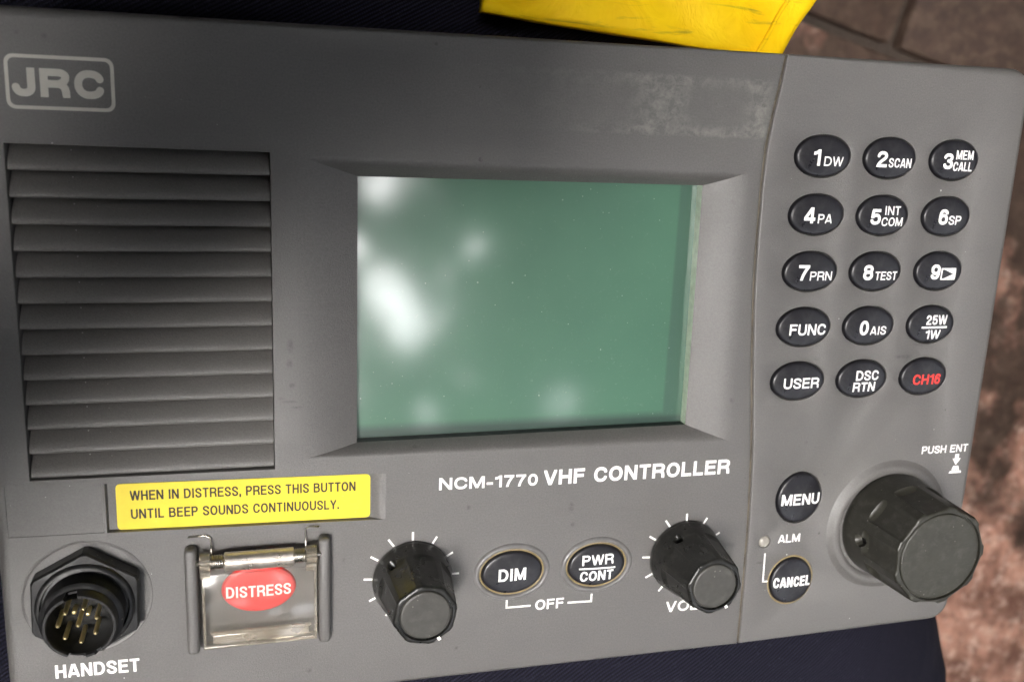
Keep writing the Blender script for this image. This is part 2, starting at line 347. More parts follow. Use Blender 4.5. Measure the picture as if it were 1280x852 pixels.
        P_ = [qtr((cx, .60 * H), (r, .33 * H), True) + qtr((r, .33 * H), (cx, b), False)[1:] + qtr((cx, b), (l, .33 * H), True)[1:] + qtr((l, .33 * H), (cx, .60 * H), False)[1:] + [(cx + .01, .60 * H)],
              bez((l, .36 * H), (l, .72 * H), (.2 * W, T), (cx + .02 * W, T)) + qtr((cx + .02 * W, T), (r, .74 * H), True)[1:]]
        if ch == '9': P_ = [[(W - x, H - y) for x, y in p] for p in P_]
        S_ += P_
    elif ch == '7': s((0, T), (W, T)); S_.append(bez((r, T), (.7 * W, .68 * H), (.42 * W, .45 * H), (.33 * W, -.02 * H)))
    elif ch == '8': oval(l * 1.15, W - l * 1.15, .525 * H, T); oval(l, r, b, .55 * H)
    elif ch == '-': s((0, .36 * H), (W, .36 * H))
    elif ch == '.': s((cx, 0), (cx, t * 1.3))
    elif ch == ',': s((cx, 0), (cx, t * 1.3)); s((cx + h * .4, t * .2), (cx - h * .5, -t * .75))
    return S_
GC = {}
def glyph_cells(ch, W, H, t):
    key = (ch, round(W / H, 2), round(t / H, 3))
    if key in GC: return GC[key]
    W_, t_ = W / H, t / H; NY = 44; d = 1 / NY; y0 = -.2 if ch == ',' else 0
    xs = np.arange(-1.5 * d, W_ + 2 * d, d); ys = np.arange(y0 - 1.5 * d, 1 + 2 * d, d)
    X, Y = np.meshgrid(xs, ys); D = np.full(X.shape, 9.0); hh = t_ / 2
    for p in strokes(ch, W_, 1.0, t_):
        for k in range(len(p) - 1):
            ax, ay = p[k]; bx, by = p[k + 1]; L = math.hypot(bx - ax, by - ay)
            if L < 1e-6: continue
            ux_, uy_ = (bx - ax) / L, (by - ay) / L
            u = (X - ax) * ux_ + (Y - ay) * uy_; v = -(X - ax) * uy_ + (Y - ay) * ux_
            D = np.minimum(D, np.maximum(np.abs(u - L / 2) - L / 2, np.abs(v) - hh))
            if k: D = np.minimum(D, np.hypot(X - ax, Y - ay) - hh)
    clip = np.maximum(np.maximum(-X, X - W_), np.maximum(y0 - Y, Y - 1)); D = np.maximum(D, clip)
    polys = []; ins = D < 0
    for j in range(len(ys) - 1):
        run = None
        for i in range(len(xs) - 1):
            q = (ins[j, i], ins[j, i + 1], ins[j + 1, i + 1], ins[j + 1, i])
            if all(q):
                if run is None: run = i
                continue
            if run is not None: polys.append([(xs[run], ys[j]), (xs[i], ys[j]), (xs[i], ys[j + 1]), (xs[run], ys[j + 1])]); run = None
            if not any(q): continue
            c4 = ((i, j), (i + 1, j), (i + 1, j + 1), (i, j + 1)); pl = []
            for k in range(4):
                a, c_ = c4[k], c4[(k + 1) % 4]; da, dc_ = D[a[1], a[0]], D[c_[1], c_[0]]
                if da < 0: pl.append((xs[a[0]], ys[a[1]]))
                if (da < 0) != (dc_ < 0): f = da / (da - dc_); pl.append((xs[a[0]] + f * (xs[c_[0]] - xs[a[0]]), ys[a[1]] + f * (ys[c_[1]] - ys[a[1]])))
            if len(pl) > 2: polys.append(pl)
    GC[key] = polys; return polys
def text(s, x0, x1, y, h, mat, parent, z=0.05, bold=.17, zf=None, slope=0.0, gap=.11, name='lettering', slant=0.0):
    tot = sum(GW[c_] for c_ in s) + gap * (len(s) - 1); k = (x1 - x0) / (tot * h); k = k
    pl, pr = WLOC[parent.name]; V = []; F = []; x = x0
    for c_ in s:
        W = GW[c_] * h * k
        if c_ != ' ':
            for p in glyph_cells(c_, max(W, bold * h * 1.001), h, bold * h):
                n = len(V)
                for px_, py_ in p:
                    X = x + px_ * h + slant * py_ * h; Y = y + py_ * h + (X - x0) * slope
                    V.append((X - pl.x, Y - pl.y, z - pl.z + (zf(X, Y) if zf else 0)))
                F.append(tuple(range(n, n + len(p))))
        x += W + gap * h * k
    me = mesh_of(name, V, F, mat, smooth=False); o = bpy.data.objects.new(name, me); COL.objects.link(o); o.parent = parent; WLOC[o.name] = (pl, 0); return o
def flat(polys, mat, parent, z=.05, th=.03, name='marking', zf=None):
    """thin printed shapes; polys in panel units"""
    pl, pr = WLOC[parent.name]; V = []; F = []
    if zf:                                   # long bars follow the domed key: cut them into short pieces
        cut = []
        for p in polys:
            if len(p) == 4:
                p = [Vector(q) for q in p]; n = max(1, int(max((p[1] - p[0]).length, (p[2] - p[3]).length) / .8))
                cut += [[tuple(p[0].lerp(p[1], i / n)), tuple(p[0].lerp(p[1], (i + 1) / n)), tuple(p[3].lerp(p[2], (i + 1) / n)), tuple(p[3].lerp(p[2], i / n))] for i in range(n)]
            else: cut.append(p)
        polys = cut
    for p in polys:
        p = ccw(list(p)); k = len(V)
        V += [(x - pl.x, y - pl.y, z - pl.z + (zf(x, y) if zf else 0)) for x, y in p]; F.append(tuple(range(k, k + len(p))))
    me = mesh_of(name, V, F, mat, smooth=False); o = bpy.data.objects.new(name, me); COL.objects.link(o); o.parent = parent; WLOC[o.name] = (pl, 0); return o
def bar(x0, y0, x1, y1, wd):
    a = Vector((x0, y0)); b_ = Vector((x1, y1)); d = (b_ - a).normalized(); n = Vector((-d.y, d.x)) * wd / 2
    return [tuple(a - n), tuple(b_ - n), tuple(b_ + n), tuple(a + n)]

# ================================================================== THE SETTING
# paving: stone slabs with open joints, half a metre below the radio
GZ = -0.52
def granite(name, shade_bias):
    b = NB(name)
    n1 = b.noise(.020, 6, .62, dist=.5); n2 = b.noise(.06, 6, .7); n3 = b.noise(.11, 4, .6); n4 = b.noise(.008, 3, .5)
    X, Y, Z = b.xyz()
    c = b.mix(b.ramp(n1, .38, .62), (.22, .11, .08), (.60, .32, .235))
    c = b.mix(b.ramp(n2, .50, .66, 0, .8), c, (.80, .58, .48))
    c = b.mix(b.ramp(n3, .52, .72, 0, .6), c, (.10, .05, .038))
    shade_mask = b.ramp(b.math('ADD', b.math('ADD', b.noise(.008, 4, .6), shade_bias), b.ramp(Y, 40, 380, -.10, .16)), .44, .60)  # stone darkens with Y: the ground's uneven light painted into its colour
    c = b.mix(b.math('MULTIPLY', shade_mask, .95), c, b.mix(b.ramp(n2, .4, .65), (.036, .023, .017), (.074, .050, .036)))
    return b.set(Base_Color=c, Roughness=b.ramp(n2, .3, .7, .5, .8), Specular_IOR_Level=.3, Normal=b.bump(n2, 5, .7))
M['stone'] = granite('weathered_pink_granite', -.04); M['stone_dark'] = granite('shaded_brown_granite', .5)  # second granite is the same stone, painted darker as shade on the far slabs
M['earth'] = plain('dark_joint_earth', (.045, .032, .024), .9, bump=8, bscale=.1)
ground = put('ground', mesh_of('ground', [(-60, -60, 0), (60, -60, 0), (60, 60, 0), (-60, 60, 0)], [(0, 1, 2, 3)], M['earth'], scale=1), loc=(0, 0, (GZ - .012) / S), kind='structure')
# slabs, laid slightly askew; joints found at right of the radio's far corner
slab_me = {}
def slab(cx, cy, wx, wy, rot, mt='stone'):
    key = (round(wx, 3), round(wy, 3), mt)
    if key not in slab_me:
        V, F = box(-wx / 2, -wy / 2, -.03, wx / 2, wy / 2, 0, .004, 2); slab_me[key] = mesh_of('slab', V, F, M[mt], scale=1); sharp(slab_me[key], 40)
    o = put('slab', slab_me[key], ground, loc=(cx / S, cy / S, (GZ + random.uniform(-.001, .002)) / S), rot=rot); return o
ra = R(-14.5); ux = Vector((math.cos(ra), math.sin(ra))); uy = Vector((-ux.y, ux.x)); A = Vector((.455, .089))   # joint crossing
W_, H_ = 1.3, 1.1; g = .009
for i in range(-4, 5):
    for j in range(-4, 4):
        sh = .6 if j % 2 else 0.0
        cc = A + ux * ((i + .5) * W_ + (.055 if j == 0 else sh)) + uy * ((j + .5) * H_)
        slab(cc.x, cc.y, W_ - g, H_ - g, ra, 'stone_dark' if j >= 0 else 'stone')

# ================================================================== THE SEATED PERSON
b = NB('navy_twill')
nz = b.noise(.05, 3)
tw = b.n('ShaderNodeTexWave', wave_type='BANDS', bands_direction='X'); b.l(b.warp(1, 1, 1, rot=R(62)), tw.inputs['Vector']); tw.inputs['Scale'].default_value = .30; tw.inputs['Distortion'].default_value = .5; tw.inputs['Detail'].default_value = 2; tw.inputs['Detail Scale'].default_value = 1.5
tw2 = b.n('ShaderNodeTexWave', wave_type='BANDS', bands_direction='X'); b.l(b.warp(1, 1, 1, rot=R(-20)), tw2.inputs['Vector']); tw2.inputs['Scale'].default_value = .42; tw2.inputs['Distortion'].default_value = .6
th = b.math('MULTIPLY', tw.outputs[1], b.math('ADD', b.math('MULTIPLY', tw2.outputs[1], .4), .6))
c = b.mix(th, (.0025, .0025, .005), (.018, .017, .034))
c = b.mix(b.math('MULTIPLY', b.ramp(b.noise(.9, 2), .62, .72), .16), c, (.08, .08, .11))
M['twill'] = b.set(Base_Color=c, Roughness=.9, Specular_IOR_Level=.18, Normal=b.bump(th, .35, .8))
M['dark_cloth'] = plain('black_knit_cloth', (.010, .009, .010), .9, bump=.6, bscale=.4)
M['skin'] = plain('skin', (.38, .22, .15), .55, bscale=.05)
M['hair'] = plain('dark_hair', (.015, .011, .009), .5, bscale=.1)
person = put('person', None, loc=(-560, -60, -520), label='seated person in navy twill trousers with the radio resting across the lap', category='person')
def limb(path, seed=0, n=48, folds=1.0):
    """one cloth-covered limb: path of (point, radius), points in panel units"""
    P = []
    for k in range(len(path) - 1):
        (a, ra_), (c_, rc) = path[k], path[k + 1]; m_ = max(2, int((Vector(c_) - Vector(a)).length / 9))
        for i in range(m_): t = i / m_; P.append((Vector(a).lerp(Vector(c_), t), ra_ + (rc - ra_) * t))
    P.append((Vector(path[-1][0]), path[-1][1]))
    for _ in range(10): P = [P[0]] + [((P[i - 1][0] + P[i][0] * 2 + P[i + 1][0]) / 4, (P[i - 1][1] + P[i][1] * 2 + P[i + 1][1]) / 4) for i in range(1, len(P) - 1)] + [P[-1]]
    L = []; u = None
    for i, (p, r) in enumerate(P):
        t = (P[min(i + 1, len(P) - 1)][0] - P[max(i - 1, 0)][0]).normalized()
        u = Vector((0, 1, 0)) if u is None else u
        u = (u - t * u.dot(t)).normalized(); v = t.cross(u); row = []
        for k in range(n):
            a = 2 * math.pi * k / n; q = p + (u * math.cos(a) + v * math.sin(a)) * r
            f = noise.noise(Vector((q.x * .006, q.y * .014, q.z * .01 + seed))) * 9 + noise.noise(Vector((q.x * .018 + q.y * .012, q.y * .03 - q.x * .01, q.z * .02 + seed))) * 4
            q = q + (q - p).normalized() * f * folds; row.append(tuple(q))
        L.append(row)
    return rings(L, True, True)
def cloth_part(name, vf, mat, parent, loc, **kw):
    V, F = vf; V = [(v[0] - loc[0], v[1] - loc[1], v[2] - loc[2]) for v in V]
    return put(name, mesh_of(name, V, F, mat), parent, loc=loc, **kw)
KN = -24                                  # underside of the radio
near_leg = limb([((-620, -170, -130), 105), ((-300, -165, -120), 98), ((60, -158, -100), 78), ((180, -192, -98), 77), ((248, -246, -135), 68), ((262, -250, -260), 64), ((262, -224, -470), 54), ((260, -224, -600), 50)], 1)
far_leg = limb([((-620, 60, -130), 105), ((-300, 62, -122), 100), ((-20, 58, -118), 80), ((70, 42, -130), 66), ((105, 36, -170), 64), ((140, 40, -280), 60), ((140, 40, -600), 50)], 5)
trousers = cloth_part('trousers', join(near_leg, far_leg), M['twill'], person, (-300, -60, -200))
torso = limb([((-610, -20, -190), 150), ((-570, 10, 60), 155), ((-450, 60, 330), 165), ((-330, 80, 500), 115), ((-250, 80, 560), 60)], 9, folds=1.2)  # unseen torso, arms and head, added to shade the panel's upper left
arm1 = limb([((-400, 170, 440), 62), ((-330, 260, 300), 56), ((-270, 200, 250), 48), ((-187, 100, 268), 36)], 12, n=28, folds=.6)
arm2 = limb([((-450, -60, 430), 66), ((-450, -150, 300), 62), ((-340, -115, 266), 56), ((-172, -62, 270), 42)], 15, n=28, folds=.6)
put('jumper', mesh_of('jumper', *join(torso, arm1, arm2), M['dark_cloth']), person, loc=(0, 0, 0))
# both hands round the phone that takes the picture, unseen and placed for shade
def hand(wrist, palm, fingers, thumb):
    parts_ = [limb([(wrist, 27), (tuple((Vector(wrist) + Vector(palm)) / 2), 33), (palm, 36)], 3, n=20, folds=.1)]
    for f in fingers: parts_.append(limb([(palm, 13), (f[0], 10.5), (f[1], 9.5), (f[2], 7)], 4, n=14, folds=.05))
    parts_.append(limb([(palm, 15), (thumb[0], 12.5), (thumb[1], 10.5), (thumb[2], 8)], 4, n=14, folds=.05))
    return join(*parts_)
sh_ = lambda q: (q[0] + 16, q[1], q[2])
def hand_at(w_, p_, f_, t_): return hand(sh_(w_), sh_(p_), [tuple(sh_(q) for q in f) for f in f_], tuple(sh_(q) for q in t_))
h1 = hand_at((-205, -64, 270), (-150, -42, 284), [((-150, -18 + 18 * i, 296), (-152, -6 + 20 * i, 282), (-168, 2 + 20 * i, 279)) for i in range(0)] + [((-140 + 12 * i, -30 + 2 * i, 276 - 2 * i), (-132 + 16 * i, -14 + 2 * i, 262 - i), (-126 + 17 * i, 8 + 2 * i, 257)) for i in range(4)], ((-130, -20, 300), (-105, 8, 292), (-85, 22, 284)))
h2 = hand_at((-215, 100, 268), (-175, 96, 288), [((-170 + 9 * i, 120 - 3 * i, 288 - 2 * i), (-150 + 14 * i, 117 - 4 * i, 268 - 2 * i), (-150 + 15 * i, 94 - 4 * i, 257 - i)) for i in range(4)], ((-150, 88, 300), (-120, 72, 292), (-95, 66, 284)))
put('hand', mesh_of('hand', *h1, M['skin']), person, loc=(0, 0, 0)); put('hand', mesh_of('hand', *h2, M['skin']), person, loc=(0, 0, 0))
M['phone'] = plain('black_phone_glass', (.012, .012, .013), .12)
phone = put('phone', None, loc=(-74, 45, 270), label='unseen black phone held in both hands above the radio, placed to shade it', category='phone')
V, F = box(-80, -58, -4.5, 82, 44, 4.5, 4.0, 4); o = put('phone_body', mesh_of('phone_body', V, F, M['phone']), phone, loc=(-74, 45, 270)); sharp(o, 40)
V, F = lathe([(1, -1.4), (6.5, -1.4), (7.5, -.5), (7.5, 0)], 32, True, True); put('lens_ring', mesh_of('lens_ring', V, F, M['steel']), phone, loc=(-23, 15, 265.6))
V, F = lathe([(1, -150), (52, -140), (58, -90), (62, -70), (84, -50), (98, 0), (103, 50), (96, 100), (70, 140), (36, 158), (2, 164)], 40, True, True, .95, .8)
hd = put('head', mesh_of('head', V, F, M['skin']), person, loc=(-170, 70, 640))
V, F = lathe([(101, 10), (107, 50), (101, 105), (76, 146), (40, 166), (2, 172)], 40, False, True, .97, .84)
put('hair', mesh_of('hair', V, F, M['hair']), hd, loc=(-180, 70, 640))

# ================================================================== YELLOW BAG
b = NB('yellow_coated_cloth')
cr = b.noise(.05, 4, .6, dist=1.5)
X, Y, Z = b.xyz()
c = b.mix(b.ramp(cr, .35, .7), (.88, .54, .004), (.98, .66, .007))
stain = b.noise(1, 4, .6, co=b.warp(.035, .3, .1, rot=R(24)), dist=.6)
c = b.mix(b.math('MULTIPLY', b.ramp(stain, .60, .70), .5), c, (.20, .14, .03))
M['bag'] = b.set(Base_Color=c, Roughness=.6, Specular_IOR_Level=.15, Normal=b.bump(cr, 2.0, .5))
def sheet(corners, nx, ny, zf):
    V = []; F = []
    c0, c1, c2, c3 = [Vector(c_) for c_ in corners]
    for j in range(ny + 1):
        for i in range(nx + 1):
            s_, t = i / nx, j / ny; p = c0.lerp(c1, s_).lerp(c3.lerp(c2, s_), t); V.append((p.x, p.y, p.z + zf(p.x, p.y)))
    for j in range(ny):
        for i in range(nx): a = j * (nx + 1) + i; F.append((a, a + 1, a + nx + 2, a + nx + 1))
    return V, F
bag = put('yellow_bag', None, loc=(120, 130, -60), label='crumpled yellow cloth bag lying beyond the top edge of the radio', category='bag')
wv = lambda x, y: -1.3 * max(0, y - 75) - .8 * max(0, x - 165) + 5 * noise.noise(Vector((x * .02, y * .025, 0))) + 2.5 * noise.noise(Vector((x * .05 + y * .03, y * .05, 3)))
# lower edge runs from (48,46) to (144,40), right edge up to (175,80)
V, F = sheet([(47, 46.5, -38), (144.5, 38, -40), (222, 158, -48), (70, 175, -46)], 50, 50, wv)
k = len(V); top = list(V); V2 = [(x, y, z - 7) for x, y, z in top]
NX = 50; F2 = [tuple(i + k for i in f[::-1]) for f in F]
def rim(idx): return [(a, c_, c_ + k, a + k) for a, c_ in zip(idx, idx[1:])]
rr = rim(list(range(NX + 1))) + rim([NX + j * (NX + 1) for j in range(NX + 1)]) + rim([NX * (NX + 1) + i for i in range(NX, -1, -1)]) + rim([j * (NX + 1) for j in range(NX, -1, -1)])
VV = [(x - 120, y - 130, z + 60) for x, y, z in V + V2]
put('bag_panel', mesh_of('bag_panel', VV, F + F2 + rr, M['bag']), bag, loc=(120, 130, -60))
hem = [(x_, y_, z_) for x_, y_, z_ in [(141.5 + t * 77 - 5, 40 + t * 120 + 1, -39.2 - 8 * t) for t in [i / 40 for i in range(-4, 41)]]]
hem = [(x, y, z + wv(x, y) + .3) for x, y, z in hem]
V, F = tube(hem, .7, 6); put('seam', mesh_of('seam', [(x - 120, y - 130, z + 60) for x, y, z in V], F, M['bag']), bag, loc=(120, 130, -60))

# ================================================================== THE RADIO
radio = put('radio_controller', None, loc=(62, -54, -24), label='grey marine radio control panel with green display, keypad and three black knobs', category='radio')
# --- seam curve between the two halves of the front
SEAM = [(124.4, 36.8), (123.2, 28), (122.0, 20.8), (120.9, 12), (120.6, 0), (120.9, -14), (121.4, -27.3), (122.4, -40), (123.3, -50.4), (124.8, -64), (126.2, -77.9), (127.1, -92), (127.8, -105.1), (128.2, -124), (128.5, -143.5)]
def seam_x(y):
    for (xa, ya), (xb, yb) in zip(SEAM, SEAM[1:]):
        if yb <= y <= ya: return xa + (xb - xa) * (ya - y) / (ya - yb)
GR = (-74.1, -75.4, -14.9, 6.8)                                   # grille opening
BZ = [(-9.0, 6.2), (116.0, 4.6), (118.5, -75.2), (-8.0, -73.6)]    # bezel, outer
LC = [(7.0, .9), (104.2, .5), (105.2, -70.6), (7.1, -71.0)]       # display opening, z = -4
XL, YT, YB, XR = -83.0, 37.2, -144.2, 208.2
KX, KY, KDX, KDY = 139.23, 9.81, 22.29, -16.735
DIM = (51.8, -111.8); PWR = (78.0, -111.9); MENU = (144.4, -95.2); CAN = (144.8, -123.4); LED = (134.1, -109.4)
left_outer = []
def corner(cx, cy, r, a0, n=8): return [(cx + r * math.cos(R(a0 + 90 * i / n)), cy + r * math.sin(R(a0 + 90 * i / n))) for i in range(n + 1)]
left_outer = corner(XL + 7, YT - 7, 7, 90) + corner(XL + 7, YB + 7, 7, 180) + [(x - .36, y) for x, y in [(p[0], max(p[1], YB)) for p in SEAM[::-1]]]
left_outer[-1] = (SEAM[0][0] - .28, YT); left_outer[len(corner(0, 0, 1, 0)) * 2] = (SEAM[-1][0] - .28, YB)
right_outer = [(x + .34, y) for x, y in SEAM]; right_outer[0] = (SEAM[0][0] + .28, YT); right_outer[-1] = (SEAM[-1][0] + .28, YB)
right_outer += [(XR - 7 + 7 * math.cos(R(a)), YB + 7 + 7 * math.sin(R(a))) for a in range(-90, 1, 10)] + [(XR - 7 + 7 * math.cos(R(a)), YT - 7 + 7 * math.sin(R(a))) for a in range(0, 91, 10)]
gx0, gy0, gx1, gy1 = GR
HOLE_GR = [(gx0, gy0), (gx1, gy0 - .5), (gx1, gy1 - .3), (gx0, gy1 + .1)]
LAB = [(-57.0, -90.7), (14.6, -92.4), (14.6, -78.9), (-57.0, -77.3)]     # label recess outer
BAND = [(-80.0, -90.2), (-57.7, -90.6), (-57.7, -76.9), (-80.0, -76.3)]
DB = rrect(-38.0, -98.2, -.6, -92.6, 1.0, 3)
holes_l = [(HOLE_GR, .25, 9), (BZ, 0, 0), (LAB, 0, 0), (BAND, .15, .32),
           (ell(*DIM, 10.0, 7.3), 0, 2), (ell(*PWR, 9.8, 7.3), 0, 2)]
fp = put('front_panel', plate('front_panel', left_outer, holes_l, 2.6, M['panel'], -24), radio)
holes_r = [(ell(KX + c_ * KDX, KY + r_ * KDY, (8.95, 8.75, 8.45)[c_] + .35, 6.2, 48), .25, 2) for r_ in range(5) for c_ in range(3)]
holes_r += [(ell(*MENU, 8.1, 8.6, 48), .25, 2), (ell(*CAN, 8.1, 8.5, 48), .25, 2), (ell(*LED, 2.0, 2.0, 24), .3, 2)]
kp = put('keypad_panel', plate('keypad_panel', right_outer, holes_r, 2.6, M['panel'], -24), radio)
# dark floor under the key openings, and the casing behind
V, F = box(XL + 3.2, YB + 3.2, -23.5, XR - 3.2, YT - 3.2, -9.2, .5); V2, F2 = box(128.2, YB + 3.2, -9.4, XR - 3.2, YT - 3.2, -2.0, 0)
V3, F3 = box(38, -122, -9.4, 92, -102, -2.0, 0)
V, F = join((V, F), (V2, F2), (V3, F3))
put('casing', mesh_of('casing', [(x, y, z) for x, y, z in V], F, M['casing'], smooth=False), radio)
# dusty bead lying in the seam
pts = [(x, y, -.95) for x, y in SEAM]; V, F = tube([(p[0] + .12, p[1] - (.4 if i == 0 else 0), p[2]) for i, p in enumerate(pts)], .42, 6)
put('seam', mesh_of('seam', V, F, M['seam']), radio)

# --- floors of the sunk band and of the label recess
put('sunk_band', mesh_of('sunk_band', [(-81.6, -90.6, -.3), (-57.3, -91, -.3), (-57.3, -76.6, -.3), (-81.6, -76, -.3)], [(0, 1, 2, 3)], M['panel'], smooth=False), radio)
li = [(-55.6, -91.9), (10.6, -92.2), (10.6, -79.0), (-56.4, -77.5)]
li = [(-56.6, -90.5), (11.0, -92.2), (11.0, -79.2), (-56.6, -77.6)]
V = [(x, y, 0) for x, y in LAB] + [(x, y, -1.5) for x, y in li]
V += [(14.6 - d, LAB[1][1] + .05 * d, -1.5 * (d / 3.6) ** 1.6) for d in (.9, 1.8, 2.7)] + [(14.6 - d, LAB[2][1] - .02 * d, -1.5 * (d / 3.6) ** 1.6) for d in (.9, 1.8, 2.7)]
F = [(4, 5, 6, 7), (0, 1, 8, 9, 10, 5, 4), (2, 3, 7, 6, 13, 12, 11), (3, 0, 4, 7), (1, 2, 11, 8), (8, 11, 12, 9), (9, 12, 13, 10), (10, 13, 6, 5)]
o = put('label_recess', mesh_of('label_recess', V, F, M['panel']), radio); sharp(o, 30)

# --- speaker grille: floor, and thirteen louvre slats
grille = put('speaker_grille', mesh_of('speaker_grille', [(gx0 - 1, gy0 - 1.5, -8.9), (gx1 + 1, gy0 - 1.5, -8.9), (gx1 + 1, gy1 + 1, -8.9), (gx0 - 1, gy1 + 1, -8.9)], [(0, 1, 2, 3)], M['gap'], smooth=False), radio)
PITCH = (gy1 - gy0) / 13
prof = [(0, -8.6), (0, -4.8), (-.35, -4.2), (-.9, -3.55), (-1.6, -2.8), (-2.3, -2.1), (-3.0, -1.48), (-3.7, -.96), (-4.3, -.6), (-4.9, -.36), (-5.4, -.3), (-5.7, -.4), (-5.9, -.7), (-6.0, -1.2), (-6.02, -2.0), (-6.02, -8.6)]
sk = PITCH / 6.3
NXs = 24; L = (gx1 - gx0) - .5
V = []; F = []
for i in range(NXs + 1):
    x = gx0 + .35 + L * i / NXs
    for (y, z) in prof: V.append((x - gx0, y * sk, z + .0))
npf = len(prof)
for i in range(NXs):
    for k_ in range(npf - 1): a = i * npf + k_; F.append((a, a + 1, a + npf + 1, a + npf))
F += [tuple(range(npf)), tuple(range(NXs * npf, (NXs + 1) * npf))]
slat_me = mesh_of('slat', V, F, M['slat']); sharp(slat_me, 50)
for i in range(13):
    s_ = put('slat', slat_me, grille, loc=(gx0, gy1 - i * PITCH, 0)); s_.rotation_euler = (0, 0, -.3 * R(i / 13))
    s_.location.z += random.uniform(-.05, .05) * S

# --- display bezel, display and its edges
NT, NE = 14, 20
bz_in = LC; V = []; F = []
rows = []
for t_i in range(NT + 1):
    t = t_i / NT; row = []
    for e in range(4):
        for i in range(NE):
            s_ = i / NE
            po = Vector(BZ[e]).lerp(Vector(BZ[(e + 1) % 4]), s_); pi_ = Vector(bz_in[e]).lerp(Vector(bz_in[(e + 1) % 4]), s_)
            p = po.lerp(pi_, t); row.append((p.x, p.y, -4.0 * (t ** 1.75)))
    rows.append(row)
V, F = rings(rows)
bezel = put('display_bezel', mesh_of('display_bezel', V, F, M['panel']), radio); sharp(bezel, 14)
def inward(loop, d): return [(loop[0][0] + d[0], loop[0][1] - d[3]), (loop[1][0] - d[1], loop[1][1] - d[3]), (loop[2][0] - d[1], loop[2][1] + d[2]), (loop[3][0] + d[0], loop[3][1] + d[2])]
# walls below the bezel: dark all round, a pale strip on the right
zw = -7.2
def wall(a, c_, z0, z1): return [(a[0], a[1], z0), (c_[0], c_[1], z0), (c_[0], c_[1], z1), (a[0], a[1], z1)]
V = wall(LC[2], LC[3], -4, zw) + wall(LC[3], LC[0], -4, zw) + wall(LC[0], LC[1], -4, zw)
o = put('display_edge', mesh_of('display_edge', V, [(0, 1, 2, 3), (4, 5, 6, 7), (8, 9, 10, 11)], M['blackframe'], smooth=False), bezel)
V = wall(LC[1], LC[2], -4, zw)
put('display_edge', mesh_of('display_edge', V, [(0, 1, 2, 3)], M['palegreen'], smooth=False), bezel, label='pale strip down the right side of the display opening')
V = [(LC[3][0] - 1, LC[3][1] - 2, zw), (LC[2][0] + 2, LC[2][1] - 2, zw), (LC[1][0] + 2, LC[1][1] + 2, zw), (LC[0][0] - 1, LC[0][1] + 2, zw)]
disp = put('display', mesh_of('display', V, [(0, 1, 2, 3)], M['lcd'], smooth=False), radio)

# --- keys
def dome(a, b_, top=1.15, h=.45): return lambda cx, cy: (lambda x, y: top - h * min(1, ((x - cx) / a) ** 2 + ((y - cy) / b_) ** 2))
def key_mesh(a, b_, name, mat, top=1.15, h=.45, base=-2.0):
    L = []; n = 56
    def rg(fr, z): return [(a * fr * math.cos(2 * math.pi * i / n), b_ * fr * math.sin(2 * math.pi * i / n), z) for i in range(n)]
    L = [rg(1, base), rg(1, top - h - .75), rg(.985, top - h - .4), rg(.955, top - h * .955 ** 2 - .12)]
    for fr in (.91, .8, .65, .5, .35, .2, .08): L.append(rg(fr, top - h * fr * fr))
    V, F = rings(L, False, True); return mesh_of(name, V, F, mat)
KA, KB = (8.95, 8.75, 8.45), 5.85
kms = [key_mesh(a, KB, 'key', M['key']) for a in KA]
LEG = {  # texts relative to the key centre: (string, x0, x1, baseline, height)
 (0, 0): [('1', -3.6, -1.3, -2.7, 4.6), ('DW', -.1, 6.2, -2.7, 2.7)], (1, 0): [('2', -4.9, -1.5, -2.6, 4.6), ('SCAN', -.9, 7.0, -2.6, 2.7)],
 (2, 0): [('3', -4.3, -1.0, -2.6, 4.6), ('MEM', -.2, 6.1, .3, 2.7), ('CALL', -.8, 6.1, -3.1, 2.7)],
 (0, 1): [('4', -4.5, -.9, -2.4, 4.6), ('PA', 0, 4.7, -2.4, 2.7)], (1, 1): [('5', -4.6, -1.2, -2.6, 4.6), ('INT', -.1, 5.4, .3, 2.6), ('COM', -.8, 6.6, -3.0, 2.6)],
 (2, 1): [('6', -3.2, 0, -2.4, 4.6), ('SP', .4, 4.9, -2.4, 2.7)], (0, 2): [('7', -4.4, -.8, -2.5, 4.6), ('PRN', -.5, 7.0, -2.5, 2.7)],
 (1, 2): [('8', -4.7, -1.4, -2.5, 4.6), ('TEST', -.6, 7.2, -2.5, 2.6)], (2, 2): [('9', -3.2, 0, -2.4, 4.6)],
 (0, 3): [('FUNC', -5.2, 7.0, -2.3, 3.4)], (1, 3): [('0', -3.6, -.5, -2.7, 4.5), ('AIS', .2, 5.9, -2.7, 2.7)],
 (2, 3): [('25W', -2.4, 5.2, .1, 3.0), ('1W', -2.0, 3.3, -4.5, 2.9)], (0, 4): [('USER', -5.2, 6.9, -2.1, 3.3)],
 (1, 4): [('DSC', -2.7, 5.3, -.3, 3.1), ('RTN', -3.3, 4.5, -3.9, 3.0)], (2, 4): [('CH16', -4.2, 5.9, -2.4, 3.3)]}
LBL = {(0, 0): '1 DW', (1, 0): '2 SCAN', (2, 0): '3 MEM CALL', (0, 1): '4 PA', (1, 1): '5 INT COM', (2, 1): '6 SP', (0, 2): '7 PRN', (1, 2): '8 TEST', (2, 2): '9 with a triangle', (0, 3): 'FUNC', (1, 3): '0 AIS', (2, 3): '25W over 1W', (0, 4): 'USER', (1, 4): 'DSC RTN', (2, 4): 'CH16 in red'}
